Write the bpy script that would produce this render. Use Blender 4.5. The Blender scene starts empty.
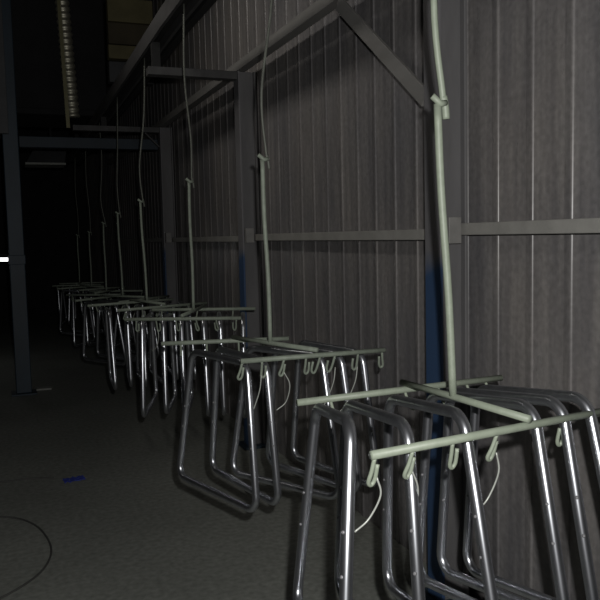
import bpy, bmesh, math, random
from mathutils import Vector, Matrix
random.seed(7)
S = bpy.context.scene
C = S.collection
CAMH = 1.15                                    # camera height; heights below are given relative to it
V = lambda x, y, z: Vector((x, y, z + CAMH))

# ---------------------------------------------------------------- materials
def mat(name, col, rough=0.6, metal=0.0, var=0.25, scale=8.0, stretch=(1, 1, 1), col2=None, bump=0.0, spec=0.5, detail=5):
    m = bpy.data.materials.new(name); m.use_nodes = True
    n = m.node_tree.nodes; l = m.node_tree.links
    b = n['Principled BSDF']
    b.inputs['Roughness'].default_value = rough
    b.inputs['Metallic'].default_value = metal
    b.inputs['Specular IOR Level'].default_value = spec
    tc = n.new('ShaderNodeTexCoord'); mp = n.new('ShaderNodeMapping'); nz = n.new('ShaderNodeTexNoise')
    mp.inputs['Scale'].default_value = stretch
    nz.inputs['Scale'].default_value = scale; nz.inputs['Detail'].default_value = detail
    nz.inputs['Roughness'].default_value = 0.65
    cr = n.new('ShaderNodeValToRGB')
    c2 = col2 or tuple(c * (1 - var) for c in col)
    cr.color_ramp.elements[0].position = 0.35; cr.color_ramp.elements[0].color = (*c2, 1)
    cr.color_ramp.elements[1].position = 0.65; cr.color_ramp.elements[1].color = (*col, 1)
    l.new(tc.outputs['Object'], mp.inputs['Vector']); l.new(mp.outputs['Vector'], nz.inputs['Vector'])
    l.new(nz.outputs['Fac'], cr.inputs['Fac']); l.new(cr.outputs['Color'], b.inputs['Base Color'])
    if bump:
        bp = n.new('ShaderNodeBump'); bp.inputs['Strength'].default_value = bump; bp.inputs['Distance'].default_value = 0.004
        l.new(nz.outputs['Fac'], bp.inputs['Height']); l.new(bp.outputs['Normal'], b.inputs['Normal'])
    return m

def emit(name, col, s):
    m = bpy.data.materials.new(name); m.use_nodes = True
    b = m.node_tree.nodes['Principled BSDF']
    b.inputs['Base Color'].default_value = (*col, 1)
    b.inputs['Emission Color'].default_value = (*col, 1); b.inputs['Emission Strength'].default_value = s
    return m

def wall_mat():
    m = bpy.data.materials.new('grimy_sheet'); m.use_nodes = True
    n = m.node_tree.nodes; l = m.node_tree.links; b = n['Principled BSDF']
    tc = n.new('ShaderNodeTexCoord')
    def noise(scale, sc, det=5):
        mp = n.new('ShaderNodeMapping'); mp.inputs['Scale'].default_value = scale
        nz = n.new('ShaderNodeTexNoise'); nz.inputs['Scale'].default_value = sc; nz.inputs['Detail'].default_value = det
        l.new(tc.outputs['Object'], mp.inputs['Vector']); l.new(mp.outputs['Vector'], nz.inputs['Vector']); return nz
    def ramp(src, p0, c0, p1, c1):
        r = n.new('ShaderNodeValToRGB'); e = r.color_ramp.elements
        e[0].position = p0; e[0].color = (*c0, 1); e[1].position = p1; e[1].color = (*c1, 1)
        l.new(src.outputs['Fac'], r.inputs['Fac']); return r
    streak = ramp(noise((1, 1, 0.06), 28), 0.38, (0.164, 0.159, 0.160), 0.62, (0.222, 0.214, 0.209))
    patch = ramp(noise((1, 1, 0.5), 2.2), 0.35, (0.74, 0.75, 0.79), 0.65, (1.08, 1.05, 1.02))
    mx = n.new('ShaderNodeMixRGB'); mx.blend_type = 'MULTIPLY'; mx.inputs['Fac'].default_value = 1
    l.new(streak.outputs['Color'], mx.inputs['Color1']); l.new(patch.outputs['Color'], mx.inputs['Color2'])
    fine = ramp(noise((1, 1, 1), 60, 8), 0.3, (0.8, 0.8, 0.8), 0.7, (1.1, 1.1, 1.1))
    mx2 = n.new('ShaderNodeMixRGB'); mx2.blend_type = 'MULTIPLY'; mx2.inputs['Fac'].default_value = 1
    l.new(mx.outputs['Color'], mx2.inputs['Color1']); l.new(fine.outputs['Color'], mx2.inputs['Color2'])
    l.new(mx2.outputs['Color'], b.inputs['Base Color'])
    rg = ramp(noise((1, 1, 0.25), 14), 0.3, (0.24,) * 3, 0.7, (0.4,) * 3)
    l.new(rg.outputs['Color'], b.inputs['Roughness'])
    b.inputs['Specular IOR Level'].default_value = 0.4
    return m

def column_mat():
    """Blue paint low down, dusty grey film higher up."""
    m = bpy.data.materials.new('dusty_blue_paint'); m.use_nodes = True
    n = m.node_tree.nodes; l = m.node_tree.links; b = n['Principled BSDF']
    tc = n.new('ShaderNodeTexCoord'); sp = n.new('ShaderNodeSeparateXYZ'); l.new(tc.outputs['Object'], sp.inputs['Vector'])
    nz = n.new('ShaderNodeTexNoise'); nz.inputs['Scale'].default_value = 9; l.new(tc.outputs['Object'], nz.inputs['Vector'])
    ad = n.new('ShaderNodeMath'); ad.operation = 'MULTIPLY_ADD'; ad.inputs[1].default_value = 0.12
    l.new(nz.outputs['Fac'], ad.inputs[0]); l.new(sp.outputs['Z'], ad.inputs[2])
    r = n.new('ShaderNodeValToRGB'); e = r.color_ramp.elements
    e[0].position = 0.545; e[0].color = (0.03, 0.065, 0.14, 1); e[1].position = 0.575; e[1].color = (0.145, 0.142, 0.148, 1)
    dv = n.new('ShaderNodeMath'); dv.operation = 'DIVIDE'; dv.inputs[1].default_value = 2.0
    l.new(ad.outputs[0], dv.inputs[0]); l.new(dv.outputs[0], r.inputs['Fac'])
    l.new(r.outputs['Color'], b.inputs['Base Color']); b.inputs['Roughness'].default_value = 0.6
    return m

def floor_mat():
    m = bpy.data.materials.new('worn_concrete'); m.use_nodes = True
    n = m.node_tree.nodes; l = m.node_tree.links; b = n['Principled BSDF']
    tc = n.new('ShaderNodeTexCoord')
    def nz(s, d, p0, c0, p1, c1):
        t = n.new('ShaderNodeTexNoise'); t.inputs['Scale'].default_value = s; t.inputs['Detail'].default_value = d
        r = n.new('ShaderNodeValToRGB'); e = r.color_ramp.elements
        e[0].position = p0; e[0].color = (*c0, 1); e[1].position = p1; e[1].color = (*c1, 1)
        l.new(tc.outputs['Object'], t.inputs['Vector']); l.new(t.outputs['Fac'], r.inputs['Fac']); return r
    a = nz(1.6, 6, 0.3, (0.225, 0.235, 0.212), 0.7, (0.285, 0.296, 0.268))
    c = nz(45, 8, 0.3, (0.75, 0.75, 0.75), 0.7, (1.15, 1.15, 1.15))
    mx = n.new('ShaderNodeMixRGB'); mx.blend_type = 'MULTIPLY'; mx.inputs['Fac'].default_value = 1
    l.new(a.outputs['Color'], mx.inputs['Color1']); l.new(c.outputs['Color'], mx.inputs['Color2'])
    l.new(mx.outputs['Color'], b.inputs['Base Color'])
    b.inputs['Roughness'].default_value = 0.75; b.inputs['Specular IOR Level'].default_value = 0.25
    return m

M = dict(
    wall=wall_mat(), floor=floor_mat(), column=column_mat(),
    dark=mat('matte_black', (0.02, 0.02, 0.022), 0.85, var=0.4, scale=4),  # near-black tone for far walls, hood and straps
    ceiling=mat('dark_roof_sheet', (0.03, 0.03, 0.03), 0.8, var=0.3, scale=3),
    rail=mat('dusty_grey_steel', (0.22, 0.215, 0.205), 0.55, var=0.25, scale=10, stretch=(1, .2, 1)),
    track=mat('greasy_track_steel', (0.075, 0.074, 0.074), 0.6, var=0.4, scale=9, stretch=(1, .3, 1)),
    grease=mat('black_grease', (0.012, 0.012, 0.012), 0.7, var=0.3),
    green=mat('pale_green_coating', (0.285, 0.325, 0.255), 0.5, var=0.16, scale=45, bump=0.15),
    oldgreen=mat('grey_green_coating', (0.27, 0.31, 0.25), 0.55, var=0.25, scale=45, bump=0.15),
    wire=mat('dull_wire', (0.15, 0.158, 0.135), 0.55, metal=0.2, var=0.3, scale=30),
    tail=mat('thin_tie_wire', (0.50, 0.52, 0.48), 0.45, metal=0.3, var=0.2, scale=30),
    tube=mat('bare_steel_tube', (0.60, 0.62, 0.66), 0.30, metal=0.96, var=0.28, scale=22, stretch=(1, 1, .3)),
    rivet=mat('weld_nub', (0.26, 0.26, 0.27), 0.6, metal=0.5, var=0.3),
    post=mat('blue_grey_paint', (0.026, 0.046, 0.066), 0.55, var=0.35, scale=6, stretch=(1, 1, .3)),
    girt=mat('pale_dusty_rail', (0.30, 0.295, 0.275), 0.55, var=0.2, scale=12),
    greycol=mat('dusty_column_steel', (0.15, 0.147, 0.15), 0.6, var=0.3, scale=8, stretch=(1, 1, .2)),
    darkpost=mat('dark_blue_paint', (0.015, 0.028, 0.042), 0.6, var=0.3, scale=6),
    panel=mat('grey_sheet', (0.07, 0.073, 0.077), 0.6, var=0.3, scale=5),
    yellow=mat('yellow_lit_purlin', (0.20, 0.175, 0.085), 0.7, var=0.3, scale=5),  # yellowish light put into the base colour
    brown=mat('brown_board', (0.09, 0.075, 0.045), 0.8, var=0.3, scale=5),
    duct=mat('foil_duct', (0.85, 0.82, 0.66), 0.5, metal=0.85, var=0.25, scale=20),
    strip=mat('duct_strap', (0.24, 0.225, 0.12), 0.5, metal=0.3, var=0.2),
    blue=mat('blue_plastic', (0.05, 0.075, 0.40), 0.5, var=0.3, scale=30),
    paper=mat('pale_scrap', (0.35, 0.36, 0.33), 0.7, var=0.2, scale=20),
    floor_mark=mat('dark_floor_mark', (0.07, 0.07, 0.066), 0.7, var=0.2),
    gap_glow=emit('glowing_tube', (1, 1, 1), 3.0),
)

# ---------------------------------------------------------------- mesh helpers
def obj(name, bm, m, parent=None, smooth=False, bevel=0):
    bmesh.ops.recalc_face_normals(bm, faces=bm.faces[:])
    me = bpy.data.meshes.new(name); bm.to_mesh(me); bm.free()
    for p in me.polygons: p.use_smooth = smooth
    me.materials.append(M[m])
    o = bpy.data.objects.new(name, me); C.objects.link(o)
    if parent: o.parent = parent
    if bevel:
        b = o.modifiers.new('bevel', 'BEVEL'); b.width = bevel; b.segments = 2; b.limit_method = 'ANGLE'
    return o

def tag(o, label, cat, group=None):
    o['label'] = label; o['category'] = cat
    if group: o['group'] = group
    return o

def struct(o):
    o['kind'] = 'structure'; return o

def empty(name, loc, rz=0):
    o = bpy.data.objects.new(name, None); C.objects.link(o); o.empty_display_size = 0.05
    o.location = loc; o.rotation_euler = (0, 0, rz); return o

def box(bm, a, b):
    r = bmesh.ops.create_cube(bm, size=1)
    c = [(a[i] + b[i]) / 2 for i in range(3)]; s = [abs(b[i] - a[i]) for i in range(3)]
    for v in r['verts']: v.co = Vector((c[0] + v.co.x * s[0], c[1] + v.co.y * s[1], c[2] + v.co.z * s[2]))
    return bm

def bar_box(bm, p, q, w, h, up=(0, 0, 1)):
    """box beam from p to q, w across, h along 'up'"""
    p, q = Vector(p), Vector(q); d = (q - p).normalized(); s = d.cross(Vector(up)).normalized(); u = s.cross(d)
    vs = []
    for e in (p, q):
        for i, j in ((-1, -1), (1, -1), (1, 1), (-1, 1)): vs.append(bm.verts.new(e + s * (i * w / 2) + u * (j * h / 2)))
    for f in ((0, 1, 2, 3), (7, 6, 5, 4), (0, 4, 5, 1), (1, 5, 6, 2), (2, 6, 7, 3), (3, 7, 4, 0)): bm.faces.new([vs[k] for k in f])
    return bm

def tube(bm, pts, r, seg=12, closed=False, caps=True, radii=None):
    pts = [Vector(p) for p in pts]; n = len(pts); rings = []; prev = None
    for i, p in enumerate(pts):
        if closed: t = (pts[(i + 1) % n] - pts[i - 1]).normalized()
        else: t = (pts[min(i + 1, n - 1)] - pts[max(i - 1, 0)]).normalized()
        if prev is None:
            a = Vector((1, 0, 0)) if abs(t.x) < 0.9 else Vector((0, 1, 0))
            u = (a - t * a.dot(t)).normalized()
        else: u = (prev - t * prev.dot(t)).normalized()
        prev = u; w = t.cross(u); rr = radii[i] if radii else r
        rings.append([bm.verts.new(p + u * (rr * math.cos(2 * math.pi * k / seg)) + w * (rr * math.sin(2 * math.pi * k / seg))) for k in range(seg)])
    m = n if closed else n - 1
    for i in range(m):
        A, B = rings[i], rings[(i + 1) % n]
        for k in range(seg): bm.faces.new((A[k], A[(k + 1) % seg], B[(k + 1) % seg], B[k]))
    if caps and not closed: bm.faces.new(rings[0][::-1]); bm.faces.new(rings[-1])
    return bm

def rounded(corners, rad, closed=True, steps=7):
    """polyline with every corner turned into an arc"""
    P = [Vector(c) for c in corners]; n = len(P); out = []
    for i in range(n):
        if not closed and i in (0, n - 1): out.append(P[i]); continue
        a, b, c = P[i - 1], P[i], P[(i + 1) % n]
        u = (a - b).normalized(); w = (c - b).normalized()
        r = rad[i] if isinstance(rad, (list, tuple)) else rad
        ang = u.angle(w); d = r / math.tan(ang / 2)
        bis = (u + w).normalized(); ctr = b + bis * (r / math.sin(ang / 2))
        s, e = b + u * d - ctr, b + w * d - ctr
        for k in range(steps + 1):
            q = s.slerp(e, k / steps) if False else None
            t = k / steps; th = s.angle(e)
            q = (s * math.sin((1 - t) * th) + e * math.sin(t * th)) / math.sin(th)
            out.append(ctr + q)
    return out

def smooth_path(pts, n=6):
    """Catmull-Rom through pts"""
    P = [Vector(p) for p in pts]; P = [P[0] * 2 - P[1]] + P + [P[-1] * 2 - P[-2]]; out = []
    for i in range(1, len(P) - 2):
        for k in range(n):
            t = k / n; a, b, c, d = P[i - 1], P[i], P[i + 1], P[i + 2]
            out.append(0.5 * ((2 * b) + (c - a) * t + (2 * a - 5 * b + 4 * c - d) * t * t + (3 * b - a - 3 * c + d) * t ** 3))
    out.append(P[-2]); return out

# ---------------------------------------------------------------- setting
WX = 1.32                                       # wall plane, x
fl = struct(obj('floor', box(bmesh.new(), (-3.2, -1.5, -0.1), (WX + 0.1, 12.6, 0)), 'floor'))
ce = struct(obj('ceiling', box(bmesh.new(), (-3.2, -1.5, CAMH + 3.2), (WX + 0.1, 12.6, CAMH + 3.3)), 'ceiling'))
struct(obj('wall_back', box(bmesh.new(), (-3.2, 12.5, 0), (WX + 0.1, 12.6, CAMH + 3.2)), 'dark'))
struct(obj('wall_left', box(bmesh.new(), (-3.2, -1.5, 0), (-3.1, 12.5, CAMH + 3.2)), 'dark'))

def corrugated():
    bm = bmesh.new(); pitch = 0.1485; prof = []
    y = -1.453; D = 0.0042
    while y < 12.5:
        raw = [(WX, y), (WX, y + 0.1135), (WX - D, y + 0.1163), (WX - D, y + 0.1225), (WX, y + 0.1465)]
        raw = [(p[0], p[1], 0) for p in raw]
        prof += raw; y += pitch
    pts = []
    P = [Vector(p) for p in prof]
    for i in range(len(P)):
        if i in (0, len(P) - 1): pts.append(P[i]); continue
        a, b, c = P[i - 1], P[i], P[i + 1]
        d = min(0.002, (a - b).length * .45, (c - b).length * .45)
        s = b + (a - b).normalized() * d; e = b + (c - b).normalized() * d
        for k in range(4):
            t = k / 3; pts.append(s.lerp(b, t).lerp(b.lerp(e, t), t))
    zs = (0, CAMH + 3.2)
    lo = [bm.verts.new((p.x, p.y, zs[0])) for p in pts]; hi = [bm.verts.new((p.x, p.y, zs[1])) for p in pts]
    for i in range(len(pts) - 1): bm.faces.new((lo[i], hi[i], hi[i + 1], lo[i + 1]))
    # closed outer skin so that the wall has thickness
    a, b = bm.verts.new((WX + 0.1, pts[0].y, 0)), bm.verts.new((WX + 0.1, pts[0].y, zs[1]))
    c, d = bm.verts.new((WX + 0.1, pts[-1].y, 0)), bm.verts.new((WX + 0.1, pts[-1].y, zs[1]))
    bm.faces.new((a, b, d, c)); bm.faces.new((a, lo[0], hi[0], b)); bm.faces.new((c, d, hi[-1], lo[-1]))
    o = obj('wall_right', bm, 'wall', smooth=True); return o
struct(corrugated())

# steel columns standing against the wall
CY = (1.90, 3.83, 5.90)
CTOP = 0.862
CX0, CX1 = 1.20, 1.297
col_lab = ['steel wall column behind the nearest rod, dusty grey above and blue below',
           'second steel wall column, ending under the cross arm',
           'farthest steel wall column, lost in the dark']
for i, y in enumerate(CY):
    t = empty('steel_column', (CX0, y, 0)); tag(t, col_lab[i], 'column', 'steel columns along the wall')
    bm = bmesh.new(); H = CAMH + CTOP; L = CX1 - CX0
    box(bm, (0, 0, 0.012), (0.010, 0.085, H)); obj('flange', bm, 'column', t, bevel=0.002)
    bm = bmesh.new(); box(bm, (L - 0.010, 0, 0.012), (L, 0.085, H)); obj('flange', bm, 'greycol', t, bevel=0.002)
    bm = bmesh.new(); box(bm, (0.010, 0.022, 0.012), (L - 0.010, 0.032, H)); obj('web', bm, 'greycol', t)
    bm = bmesh.new(); box(bm, (-0.035, -0.035, 0), (L, 0.12, 0.012)); obj('base_plate', bm, 'post', t, bevel=0.002)
    bm = bmesh.new(); box(bm, (0.012, -0.03, CAMH - 0.035), (0.055, 0.021, CAMH + 0.042)); obj('rail_bracket', bm, 'rail', t, bevel=0.002)

# horizontal wall rails between the columns
for i, (a, b, dz) in enumerate(((-1.4, 1.895, 0.0), (1.99, 3.825, -0.014), (3.92, 5.895, -0.02), (5.99, 9.0, -0.02))):
    bm = bmesh.new(); box(bm, (1.262, a, CAMH - 0.011 + dz), (1.297, b, CAMH + 0.024 + dz))
    o = obj('wall_rail', bm, 'girt', bevel=0.003)
    tag(o, ['pale horizontal rail across the ribbed wall right of the nearest column', 'horizontal wall rail between the nearest and second columns',
            'horizontal wall rail behind the second column, towards the far column', 'dark horizontal wall rail beyond the farthest column'][i], 'rail', 'rails along the ribbed wall')

bm = bmesh.new(); box(bm, (1.20, -1.2, CAMH + CTOP + 0.003), (1.25, 9.0, CAMH + CTOP + 0.05))
tag(obj('longitudinal_beam', bm, 'rail', bevel=0.002), 'long steel beam running over the column tops along the wall', 'beam')
bm = bmesh.new(); bar_box(bm, V(1.212, 2.60, 0.853), V(1.212, 1.992, 0.40), 0.012, 0.052); box(bm, (1.206, 1.984, CAMH + 0.36), (1.24, 1.992, CAMH + 0.43))
tag(obj('knee_brace', bm, 'rail', bevel=0.001), 'diagonal steel brace from the long beam down to the nearest column', 'brace')

def track_z(y):
    return 0.99 if y < 3.6 else 0.99 - 0.026 * (y - 3.6)
arm_lab = ['horizontal cross arm from the second column out to the conveyor track', 'far horizontal cross arm out to the conveyor track, in the dark']
for i, (y, x0) in enumerate(((3.83, 0.735), (5.90, 0.55))):
    z = 0.842
    t = empty('cross_arm', (1.2, y + 0.04, CAMH + z)); tag(t, arm_lab[i], 'bracket', 'cross arms under the track')
    bm = bmesh.new(); box(bm, (x0 - 1.2, -0.035, -0.022), (-0.002, 0.035, 0.018)); obj('arm', bm, 'track', t, bevel=0.002)
    bm = bmesh.new(); box(bm, (0.76 - 1.2, -0.02, 0.018), (0.80 - 1.2, 0.02, track_z(y + .04) - z - 0.001)); obj('stub_post', bm, 'grease', t)
    if i == 1:
        bm = bmesh.new(); bar_box(bm, (-0.002, 0, -0.13), (-0.11, 0, -0.024), 0.03, 0.01); obj('gusset_strut', bm, 'track', t)

# ---------------------------------------------------------------- overhead conveyor
t = empty('conveyor_track', V(0.80, 0, 0.99)); tag(t, 'long overhead conveyor track running diagonally into the dark', 'conveyor track')
ys = [-1.2, 1, 2.4, 3.6, 4.6, 5.6, 6.6, 7.6, 8.8]
def track_part(name, prof, m):
    bm = bmesh.new(); rings = []
    for y in ys: rings.append([bm.verts.new((px - 0.80, y, track_z(y) - 0.99 + pz)) for px, pz in prof])
    for a, b in zip(rings, rings[1:]):
        for k in range(len(prof)): bm.faces.new((a[k], a[(k + 1) % len(prof)], b[(k + 1) % len(prof)], b[k]))
    bm.faces.new(rings[0]); bm.faces.new(rings[-1][::-1]); return obj(name, bm, m, t)
track_part('rail_channel', [(0.753, 0), (0.753, 0.082), (0.845, 0.082), (0.845, 0), (0.83, 0), (0.83, 0.07), (0.768, 0.07), (0.768, 0)], 'track')
track_part('chain', [(0.785, 0.02), (0.785, 0.05), (0.812, 0.05), (0.812, 0.02)], 'grease')
track_part('grime_strip', [(0.852, -0.012), (0.852, 0.02), (0.857, 0.02), (0.857, -0.006), (0.89, -0.006), (0.89, -0.012)], 'grease')  # dark strip standing for chain and grime lumps hanging below the track
for y in (0.6, 2.4, 8.2):
    bm = bmesh.new(); zz = track_z(y) - 0.99
    box(bm, (-0.02, y, zz + 0.083), (0.02, y + 0.05, 3.2 - 0.99)); obj('hanger_strap', bm, 'dark', t)
    bm = bmesh.new(); box(bm, (0.045, y, zz - 0.012), (0.09, y + 0.03, zz - 0.018)); obj('strip_bracket', bm, 'dark', t)

# ---------------------------------------------------------------- chair frames
TR = 0.0105
def frame_mesh(name, top, bot, h, lean=0.0):
    c = [(0, -top / 2, 0), (0, top / 2, 0), (0, bot / 2 + lean, -h), (0, -bot / 2 + lean, -h)]
    pts = rounded(c, [0.042, 0.042, 0.036, 0.036])
    bm = tube(bmesh.new(), pts, TR, 14, closed=True)
    me = bpy.data.meshes.new(name); bmesh.ops.recalc_face_normals(bm, faces=bm.faces[:]); bm.to_mesh(me); bm.free()
    for p in me.polygons: p.use_smooth = True
    me.materials.append(M['tube']); return me
frame_meshes = [frame_mesh('chair_frame', 0.295, 0.425, 0.405), frame_mesh('chair_frame', 0.30, 0.415, 0.40, 0.006), frame_mesh('chair_frame', 0.29, 0.43, 0.41, -0.006)]
def nub_mesh():
    bm = bmesh.new(); tube(bm, [(0, 0, 0), (0, -0.003, 0), (0, -0.0042, 0)], 0.003, 8, radii=[0.0034, 0.0030, 0.0016])
    me = bpy.data.meshes.new('rivet'); bmesh.ops.recalc_face_normals(bm, faces=bm.faces[:]); bm.to_mesh(me); bm.free(); me.materials.append(M['rivet']); return me
nub = nub_mesh()

def chair_frame(F, R, label, group, k, roll=0.0, nubs=True):
    """F, R: world points of the front and rear ends of the frame's top bar"""
    F, R = Vector(F), Vector(R); d = (R - F).normalized()
    o = bpy.data.objects.new('chair_frame', frame_meshes[k % 3]); C.objects.link(o)
    x = d.cross(Vector((0, 0, 1))).normalized(); z = x.cross(d)
    m = Matrix((x, d, z)).transposed().to_4x4() @ Matrix.Rotation(roll, 4, 'Y'); m.translation = F + d * 0.15
    o.matrix_world = m
    tag(o, label, 'chair frame', group)
    if nubs:
        for hz in (0.17, 0.235):
            for s in (-1, 1):
                n = bpy.data.objects.new('rivet', nub); C.objects.link(n); n.parent = o
                w = 0.148 + (0.2125 - 0.148) * hz / 0.405
                n.location = (-TR * 0.70, s * w - 0.003, -hz - 0.004 * s)
                n.rotation_euler = (0, 0, -0.8)
    return o

# ---------------------------------------------------------------- racks
WORDS = ['first', 'second', 'third', 'fourth', 'fifth', 'sixth', 'seventh', 'eighth']
NUM = {4: 'four', 5: 'five', 6: 'six'}
WHICH = ['the nearest rack', 'the second rack from the camera', 'the third rack from the camera', 'the fourth rack from the camera', 'the fifth rack from the camera',
         'the sixth rack from the camera', 'the seventh rack from the camera', 'the farthest rack']
def jitter(a): return random.uniform(-a, a)

def rack(i, rod, top, front, rear, frames, hooks_f, hooks_r, tails, br=0.0073, m='green', spine=None):
    """rod: (x,y,z) of the rod's foot; top: (x,y,z) of its upper end; front / rear: end points of both crossbars (x,y); frames: list of (F, R)"""
    root = empty('hanging_rack', V(*rod)); O = Vector(rod)
    lab = ['pale green hanging rack nearest the camera, H of crossbars on a long rod',
           'second hanging rack from the camera, grey green H of bars holding five frames',
           'third hanging rack from the camera, its front bar seen level',
           'fourth hanging rack from the camera, its front bar rising to the right',
           'fifth hanging rack from the camera, dim, on a bent wire',
           'sixth hanging rack from the camera, in the dark',
           'seventh hanging rack from the camera, barely visible', 'farthest hanging rack, almost black'][i]
    tag(root, lab, 'rack', 'hanging racks on the conveyor')
    L = lambda p: Vector(p) - O
    bz = rod[2] - 0.016
    T = L(top)
    pth = smooth_path([(0, 0, 0), T * 0.35 + Vector((0.002, 0, 0)), T * 0.7 + Vector((-0.002, 0, 0)), T], 5)
    obj('rod', tube(bmesh.new(), pth, 0.0077 if i == 0 else 0.0066, 12), m, root, smooth=True)
    hk = bmesh.new(); tube(hk, rounded([T + Vector((-0.014, -0.004, 0.014)), T + Vector((0.004, -0.004, 0.0)), T + Vector((0.018, 0.0, 0.003))], 0.006, closed=False), 0.0062, 10)
    obj('rod_hook', hk, m, root, smooth=True)
    f0, f1 = [Vector((*p, bz)) for p in front]; r0, r1 = [Vector((*p, bz)) for p in rear]
    obj('crossbar', tube(bmesh.new(), [L(f0), L(f0.lerp(f1, .5)), L(f1)], br, 12), m, root, smooth=True)
    obj('crossbar', tube(bmesh.new(), [L(r0), L(r0.lerp(r1, .5)), L(r1)], br, 12), m, root, smooth=True)
    # the bar joining both crossbars passes under the rod and lies on top of them
    fa, fb = Vector((f1 - f0)).normalized(), Vector((r1 - r0)).normalized()
    def nearest(p0, d, q): return p0 + d * ((q - p0).dot(d))
    ctr = Vector((rod[0], rod[1], bz))
    sd = (((r0 + r1) - (f0 + f1)) / 2).normalized()
    sf = ctr - sd * ((ctr - nearest(f0, fa, ctr)).length + 0.012); sr = ctr + sd * ((nearest(r0, fb, ctr) - ctr).length + 0.012)
    if spine: sf, sr = Vector((*spine[0], bz)), Vector((*spine[1], bz))
    up = Vector((0, 0, 0.0145))
    obj('spine_bar', tube(bmesh.new(), [L(sf + up), L(ctr + up), L(sr + up)], br * 0.95, 12), m, root, smooth=True)
    side = (f1 - f0).normalized(); inn = Vector((-side.y, side.x, 0))
    for s in hooks_f:
        p = f0.lerp(f1, s); k = jitter(0.012); w = 0.012 * (1 if s < 0.5 else -1)
        pts = [p + Vector((0, 0, -br * .6)), p + side * k * .5 + inn * 0.006 + Vector((0, 0, -0.028)), p + side * k + inn * 0.012 + Vector((0, 0, -0.046)),
               p + side * (k + w * .5) + inn * 0.014 + Vector((0, 0, -0.052)), p + side * (k + w) + inn * 0.012 + Vector((0, 0, -0.043)), p + side * (k * .7 + w) + inn * 0.006 + Vector((0, 0, -0.018))]
        obj('hook', tube(bmesh.new(), [L(q) for q in smooth_path(pts, 4)], 0.0036, 8), m, root, smooth=True)
    sider = (r1 - r0).normalized(); innr = Vector((sider.y, -sider.x, 0))
    for s in hooks_r:
        p = r0.lerp(r1, s)
        pts = [p + Vector((0, 0, -br * .6)), p + innr * 0.012 + Vector((0, 0, -0.022)), p + innr * 0.028 + Vector((0, 0, -0.036)), p + innr * 0.042 + Vector((0, 0, -0.032))]
        obj('hook', tube(bmesh.new(), [L(q) for q in smooth_path(pts, 4)], 0.0034, 8), m, root, smooth=True)
    for s, dx, dz, cur in tails:
        p = f0.lerp(f1, s) + inn * 0.01 + Vector((0, 0, -0.04))
        pts = [p, p + side * (dx * .15 + cur) + Vector((0, 0, dz * .35)), p + side * (dx * .6 + cur) + inn * .01 + Vector((0, 0, dz * .8)), p + side * dx + inn * 0.012 + Vector((0, 0, dz))]
        obj('tie_wire', tube(bmesh.new(), [L(q) for q in smooth_path(pts, 6)], 0.0017, 6), 'tail', root, smooth=True)
    n = len(frames)
    for k, (F, R, *rl) in enumerate(frames):
        which = {0: 'leftmost'}.get(k, 'rightmost' if k == n - 1 else WORDS[k] + ' from the left')
        lb = f'steel tube chair frame, {which} on {WHICH[i]}'
        chair_frame(V(*F), V(*R), lb, f'tube frames on {WHICH[i]}', k, rl[0] if rl else jitter(0.05), nubs=i < 4)
    return root

def suspension(i, top, mid, wm='wire'):
    """wire from the track down to the rod's hook"""
    T = V(*top); y = T.y; zt = track_z(y) + 0.0195
    r = 0.0068 if i == 0 else 0.0042
    o = empty('suspension_wire', T)
    e = Vector((0.016, 0.004, 0))
    end = Vector((0.795 - T.x, 0, zt + CAMH - T.z))
    pts = [e + Vector((0.002, 0, -0.004)), e + Vector((-0.002, 0, 0.02)), end * 0.25 + Vector((mid[0], mid[1], 0)), end * 0.6 + Vector((-mid[0] * .6, 0, 0)), end]
    obj('wire', tube(bmesh.new(), smooth_path(pts, 6), r, 8), wm, o, smooth=True)
    obj('hook_end', tube(bmesh.new(), smooth_path([e + Vector((0.0, 0, 0.016)), e + Vector((0.004, 0, -0.006)), e + Vector((0.006, 0.0, -0.027))], 4), r * 1.12, 8), wm, o, smooth=True)
    tag(o, ['thick bent wire above the rod of ', 'wire above the rod of ', 'kinked wire above the rod of ', 'crooked wire above the rod of ', 'bent wire above the rod of ', 'dim wire above the rod of ', 'barely visible wire above the rod of ', 'unlit wire above the rod of '][i] + WHICH[i],
        'wire', 'wires hanging from the conveyor track')

# nearest rack: six frames tilted a little towards the camera
fr = []
for (x, y, dx, zf, zr, rl) in ((0.508, 1.070, 0.062, -0.302, -0.343, 0.12), (0.608, 1.065, 0.028, -0.315, -0.343, 0.04), (0.724, 1.072, 0.012, -0.313, -0.343, 0.0),
                               (0.868, 1.068, -0.036, -0.313, -0.343, 0.05), (0.930, 1.070, -0.045, -0.312, -0.343, 0.03), (0.995, 1.072, -0.045, -0.312, -0.343, 0.03)):
    fr.append(((x, y, zf), (x + dx, y + 0.295, zr), rl))
rack(0, (0.817, 1.25, -0.324), (0.789, 1.255, 0.243), ((0.512, 1.010), (1.07, 1.075)), ((0.545, 1.402), (1.062, 1.424)), fr,
     (0.012, 0.142, 0.285, 0.456, 0.754, 0.97), (0.146, 0.495, 0.66, 0.81, 0.912), ((0.03, -0.035, -0.085, 0.012), (0.15, 0.012, -0.085, 0.010), (0.47, -0.03, -0.10, 0.01)), spine=((0.832, 1.036), (0.800, 1.424)))
suspension(0, (0.789, 1.255, 0.243), (-0.008, 0.0), 'green')

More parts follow.
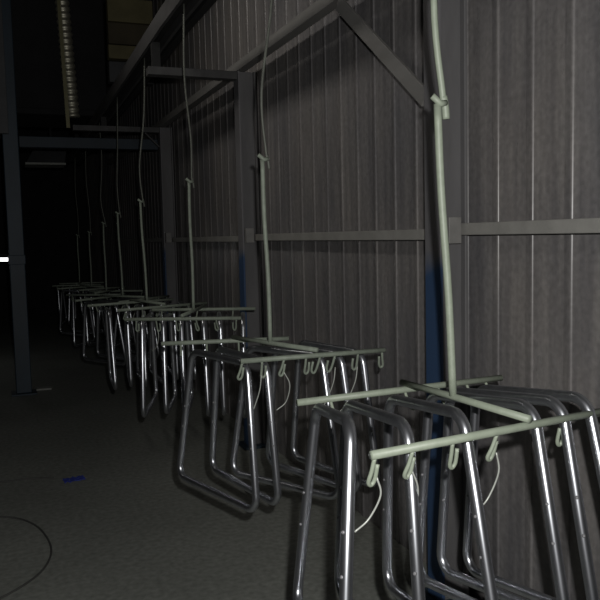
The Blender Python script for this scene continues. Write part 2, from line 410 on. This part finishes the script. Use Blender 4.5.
# second rack
fr = []
for (x, y, dx, rl) in ((0.622, 1.975, -0.088, 0.06), (0.676, 1.972, -0.058, 0.0), (0.858, 1.990, -0.165, 0.05), (0.914, 1.985, -0.105, -0.02), (0.982, 1.985, -0.085, -0.03)):
    fr.append(((x, y, -0.352), (x + dx, y + 0.283, -0.350), rl))
rack(1, (0.745, 2.13, -0.322), (0.735, 2.13, 0.225), ((0.590, 1.935), (1.020, 1.915)), ((0.465, 2.39), (0.865, 2.29)), fr,
     (0.01, 0.14, 0.287, 0.438, 0.535, 0.64, 0.805, 0.98), (0.15, 0.35, 0.6, 0.8), ((0.14, -0.04, -0.13, 0.0), (0.29, -0.02, -0.11, 0.02), (0.65, -0.05, -0.13, 0.0), (0.81, -0.06, -0.14, 0.0)), br=0.0072, m='oldgreen')
suspension(1, (0.735, 2.13, 0.225), (-0.012, 0.0))

# racks farther back, each turned its own way on its wire
def far(i, cx, cy, z, yaw, ztop, n, ln=0.50, sep=0.40, dtop=(0, 0), skew=0, rj=0.06):
    a = math.radians(yaw); u = Vector((math.cos(a), math.sin(a), 0)); v = Vector((-u.y, u.x, 0)); c = Vector((cx, cy, 0))
    P = lambda s, t: c + u * s + v * t
    sk = math.radians(skew); fv = v * math.cos(sk) - u * math.sin(sk)
    q = lambda p: (p.x, p.y)
    fr = []
    us = [-ln / 2 + 0.035 + (ln - 0.07) * k / (n - 1) for k in range(n)]
    us = [s + 0.03 if abs(s) < 0.028 else s for s in us]
    for s in us:
        s2 = s + jitter(0.012); sh = jitter(0.012); tz = jitter(0.006)
        F = P(s2, 0) - fv * (0.148 - sh); R = P(s2 + jitter(0.02), 0) + fv * (0.148 + sh)
        fr.append(((F.x, F.y, z - 0.030 - tz), (R.x, R.y, z - 0.030 + tz), jitter(rj)))
    hf = [(s + 0.014 + ln / 2) / ln for s in us]
    rack(i, (cx, cy, z), (cx + dtop[0], cy + dtop[1], ztop), (q(P(-ln / 2, -sep / 2)), q(P(ln / 2, -sep / 2))), (q(P(-ln / 2, sep / 2)), q(P(ln / 2, sep / 2))), fr,
         hf, hf[::2], ((hf[1], -0.03, -0.1, 0.01),) if i < 5 else (), br=0.0075, m='oldgreen')
    suspension(i, (cx + dtop[0], cy + dtop[1], ztop), (jitter(0.012), jitter(0.012)))
far(2, 0.79, 3.29, -0.325, -27, 0.245, 6, skew=12, rj=0.03)
far(3, 0.755, 4.25, -0.355, 16, 0.205, 6, ln=0.54, dtop=(-0.015, 0), skew=-20, rj=0.03)
far(4, 0.775, 5.30, -0.395, 38, 0.175, 5, dtop=(-0.012, 0), rj=0.14)
far(5, 0.79, 6.30, -0.42, -32, 0.13, 5, rj=0.12)
far(6, 0.79, 7.38, -0.44, 24, 0.07, 5)
far(7, 0.78, 8.45, -0.46, -14, 0.05, 4)

# ---------------------------------------------------------------- left side, all in the gloom
t = empty('blue_post', (0.11, 6.0, 0)); tag(t, 'free standing blue grey steel post at the left edge', 'post')
bm = bmesh.new(); box(bm, (-0.055, -0.055, 0.012), (0.055, 0.055, CAMH + 2.6)); obj('shaft', bm, 'post', t, bevel=0.006)
bm = bmesh.new(); box(bm, (-0.09, -0.09, 0), (0.09, 0.09, 0.012)); obj('base_plate', bm, 'post', t, bevel=0.002)
bm = bmesh.new(); box(bm, (-0.06, -0.06, CAMH - 0.17), (0.06, 0.06, CAMH - 0.10)); obj('collar', bm, 'post', t, bevel=0.004)
bm = bmesh.new(); box(bm, (0.17, 5.97, CAMH + 0.695), (1.195, 6.04, CAMH + 0.775))
tag(obj('cross_beam', bm, 'darkpost', bevel=0.003), 'dark blue cross beam from the left post towards the wall', 'beam')
t = empty('steel_partition', V(-0.1, 5.85, 0.74)); tag(t, 'grey sheet metal partition high at the left edge beside the post', 'partition')
bm = bmesh.new(); box(bm, (-0.5, 0, 0.035), (0.2, 0.04, 2.46)); obj('sheet', bm, 'panel', t, bevel=0.003)
bm = bmesh.new(); box(bm, (-0.5, -0.06, 0), (0.14, 0.04, 0.033)); obj('lip', bm, 'paper', t, bevel=0.003)
t = empty('exhaust_hood', V(0.6, 7.2, 1.12)); tag(t, 'large black overhead hood box behind the hanging duct', 'hood')
bm = bmesh.new(); box(bm, (-0.42, -0.2, 0.03), (0.36, 0.6, 2.05)); obj('hood_body', bm, 'dark', t, bevel=0.01)
bm = bmesh.new(); box(bm, (-0.43, -0.21, -0.02), (0.37, 0.61, 0.03)); obj('hood_rim', bm, 'dark', t, bevel=0.004)
# foil duct hanging in front of the hood: ribbed
t = empty('flexible_duct', V(0.64, 6.85, 1.12)); tag(t, 'ribbed foil flexible duct hanging in front of the black hood', 'duct')
pts, rad = [], []
for k in range(0, 206):
    z = -0.06 + k * 0.0105; pts.append((-0.045 * min(1, z / 1.0), 0, z)); rad.append((0.058, 0.062, 0.058, 0.050, 0.050)[k % 5])
obj('ribbed_sleeve', tube(bmesh.new(), pts, 0.05, 18, radii=rad), 'duct', t, smooth=True)
bm = bmesh.new(); bar_box(bm, (-0.045, -0.062, -0.16), (-0.085, -0.062, 1.4), 0.03, 0.006, up=(0, 1, 0)); obj('hanging_strip', bm, 'strip', t)
t = empty('sheet_hood', V(0.48, 8.0, 0.75)); tag(t, 'small dull trapezoid metal hood under the dark cross beam', 'hood')
bm = bmesh.new()
lo = [(-0.20, -0.12, 0.02), (0.16, -0.12, 0.02), (0.16, 0.2, 0.02), (-0.20, 0.2, 0.02)]; hi = [(-0.10, 0, 0.20), (0.20, 0, 0.20), (0.20, 0.12, 0.20), (-0.10, 0.12, 0.20)]
vs = [bm.verts.new(p) for p in lo + hi]
for f in ((3, 2, 1, 0), (4, 5, 6, 7), (0, 1, 5, 4), (1, 2, 6, 5), (2, 3, 7, 6), (3, 0, 4, 7)): bm.faces.new([vs[k] for k in f])
obj('hood_shell', bm, 'panel', t)
bm = bmesh.new(); box(bm, (-0.21, -0.13, 0), (0.17, 0.21, 0.019)); obj('hood_lip', bm, 'paper', t)
bm = bmesh.new(); box(bm, (0.04, 0.05, 0.2), (0.06, 0.07, 2.45)); obj('drop_pipe', bm, 'dark', t)
# purlins and boards over the track, yellow light put into the purlin colour
for k, (z0, z1, m) in enumerate(((1.79, 1.98, 'yellow'), (1.615, 1.785, 'brown'), (1.50, 1.61, 'yellow'), (1.31, 1.48, 'panel'))):
    bm = bmesh.new(); box(bm, (0.92, 6.45 + 0.02 * k, CAMH + z0), (1.29, 6.55 + 0.02 * k, CAMH + z1))
    struct(obj(f'trim_{k + 1}', bm, m, bevel=0.004))
# far light gap on the left, built as a glowing tube
t = empty('light_gap', V(-0.12, 7.4, -0.16)); tag(t, 'short glowing white light gap at the left edge', 'light')
obj('glowing_tube', tube(bmesh.new(), [(-0.4, 0, 0), (0.11, 0, 0), (0.18, 0, -0.002)], 0.016, 12), 'gap_glow', t, smooth=True)
bm = bmesh.new(); box(bm, (-0.42, -0.02, 0.017), (0.20, 0.03, 0.05)); obj('fitting', bm, 'dark', t)
bm = bmesh.new(); box(bm, (-0.2, 0, 0.05), (-0.17, 0.03, 3.36)); obj('stem', bm, 'dark', t)

# ---------------------------------------------------------------- things on the floor
bm = bmesh.new(); nx, ny = 8, 5; g = []
for a in range(nx + 1):
    g.append([bm.verts.new(((a / nx - .5) * 0.115, (b / ny - .5) * 0.12 + 0.012 * math.sin(a * 2), 0.005 + 0.008 * abs(math.sin(a * 1.7 + b * 2.1)))) for b in range(ny + 1)])
for a in range(nx):
    for b in range(ny): bm.faces.new((g[a][b], g[a + 1][b], g[a + 1][b + 1], g[a][b + 1]))
r = bmesh.ops.extrude_face_region(bm, geom=bm.faces[:])
for v in r['geom']:
    if isinstance(v, bmesh.types.BMVert): v.co.z -= 0.004
o = obj('plastic_scrap', bm, 'blue'); o.location = (0.27, 3.68, 0); o.rotation_euler = (0, 0, 0.1); o.scale = (0.85, 0.5, 0.8); tag(o, 'crumpled blue plastic scrap lying on the concrete floor', 'scrap')
bm = bmesh.new(); vs = [bm.verts.new(p) for p in ((-0.06, -0.04, 0.001), (0.05, -0.05, 0.001), (0.07, 0.03, 0.001), (0.0, 0.05, 0.001), (-0.05, 0.03, 0.001))]
tp = [bm.verts.new(v.co + Vector((0, 0, 0.012))) for v in vs]
bm.faces.new(vs[::-1]); bm.faces.new(tp)
for k in range(5): bm.faces.new((vs[k], vs[(k + 1) % 5], tp[(k + 1) % 5], tp[k]))
o = obj('paper_scrap', bm, 'paper'); o.location = (0.26, 6.1, 0); tag(o, 'small pale paper scrap on the floor near the blue post', 'scrap')
arc = smooth_path([(-0.45, 3.26, .004), (-0.2, 3.33, .004), (-0.03, 3.29, .004), (0.07, 3.15, .004), (0.115, 2.93, .004), (0.10, 2.76, .004), (0.03, 2.62, .004), (-0.12, 2.50, .004), (-0.4, 2.42, .004)], 10)
tag(obj('mark', tube(bmesh.new(), arc, 0.0038, 8), 'floor_mark', smooth=True), 'thin dark cord lying in an arc on the floor, lower left', 'mark')  # thin tube standing for a scrape mark on the floor
ln = smooth_path([(-0.6, 3.84, .003), (-0.06, 3.80, .003), (0.08, 3.79, .003), (0.18, 3.755, .003)], 8)
tag(obj('mark', tube(bmesh.new(), ln, 0.004, 8), 'floor_mark', smooth=True), 'thin straight dark cord on the floor leading to the blue scrap', 'mark')  # thin tube standing for a crack in the floor

# ---------------------------------------------------------------- camera and light
R = ((0.9286, -0.0531, 0.3673), (-0.3704, -0.0716, 0.9261), (-0.0229, -0.9960, -0.0862))
right = Vector((R[0][0], R[1][0], R[2][0])); fwd = Vector((R[0][2], R[1][2], R[2][2])).normalized()
right = (right - fwd * right.dot(fwd)).normalized(); up = right.cross(fwd)
cd = bpy.data.cameras.new('camera'); cam = bpy.data.objects.new('camera', cd); C.objects.link(cam)
m = Matrix((right, up, -fwd)).transposed().to_4x4(); m.translation = (0, 0, CAMH); cam.matrix_world = m
cd.sensor_width = 36; cd.lens = 750 / 600 * 36; cd.clip_start = 0.02
S.camera = cam

def light(name, kind, loc, power, col, size, target=None):
    ld = bpy.data.lights.new(name, kind); ld.energy = power; ld.color = col
    if kind == 'AREA': ld.shape = 'DISK'; ld.size = size
    else: ld.shadow_soft_size = size
    o = bpy.data.objects.new(name, ld); C.objects.link(o); o.location = loc
    if target is not None: o.rotation_euler = (Vector(target) - Vector(loc)).to_track_quat('-Z', 'Y').to_euler()
    return o
fl_ = light('flash', 'SPOT', V(0.045, -0.02, 0.075), 95, (1.0, 0.985, 0.96), 0.012, V(0.75, 2.4, -0.05))
fl_.data.spot_size = math.radians(105); fl_.data.spot_blend = 0.7
LP = V(-1.0, 3.35, 2.11)
lamp = light('overhead_lamp', 'AREA', LP, 4.2, (1.0, 0.95, 0.88), 0.25)
lamp.data.shape = 'RECTANGLE'; lamp.data.size = 0.25; lamp.data.size_y = 1.9; lamp.data.spread = math.radians(80)
d_ = Vector((2.3, 0, -1.2)).normalized()          # long side parallel to the wall
y_ = Vector((0, 1, 0)); x_ = y_.cross(-d_)
lamp.matrix_world = Matrix.Translation(LP) @ Matrix((x_, y_, -d_)).transposed().to_4x4()
w = bpy.data.worlds.new('world'); S.world = w; w.use_nodes = True
w.node_tree.nodes['Background'].inputs['Color'].default_value = (0.6, 0.75, 1.0, 1)
w.node_tree.nodes['Background'].inputs['Strength'].default_value = 0.004
S.view_settings.view_transform = 'Standard'; S.view_settings.look = 'None'
S.view_settings.exposure = 0; S.view_settings.gamma = 1
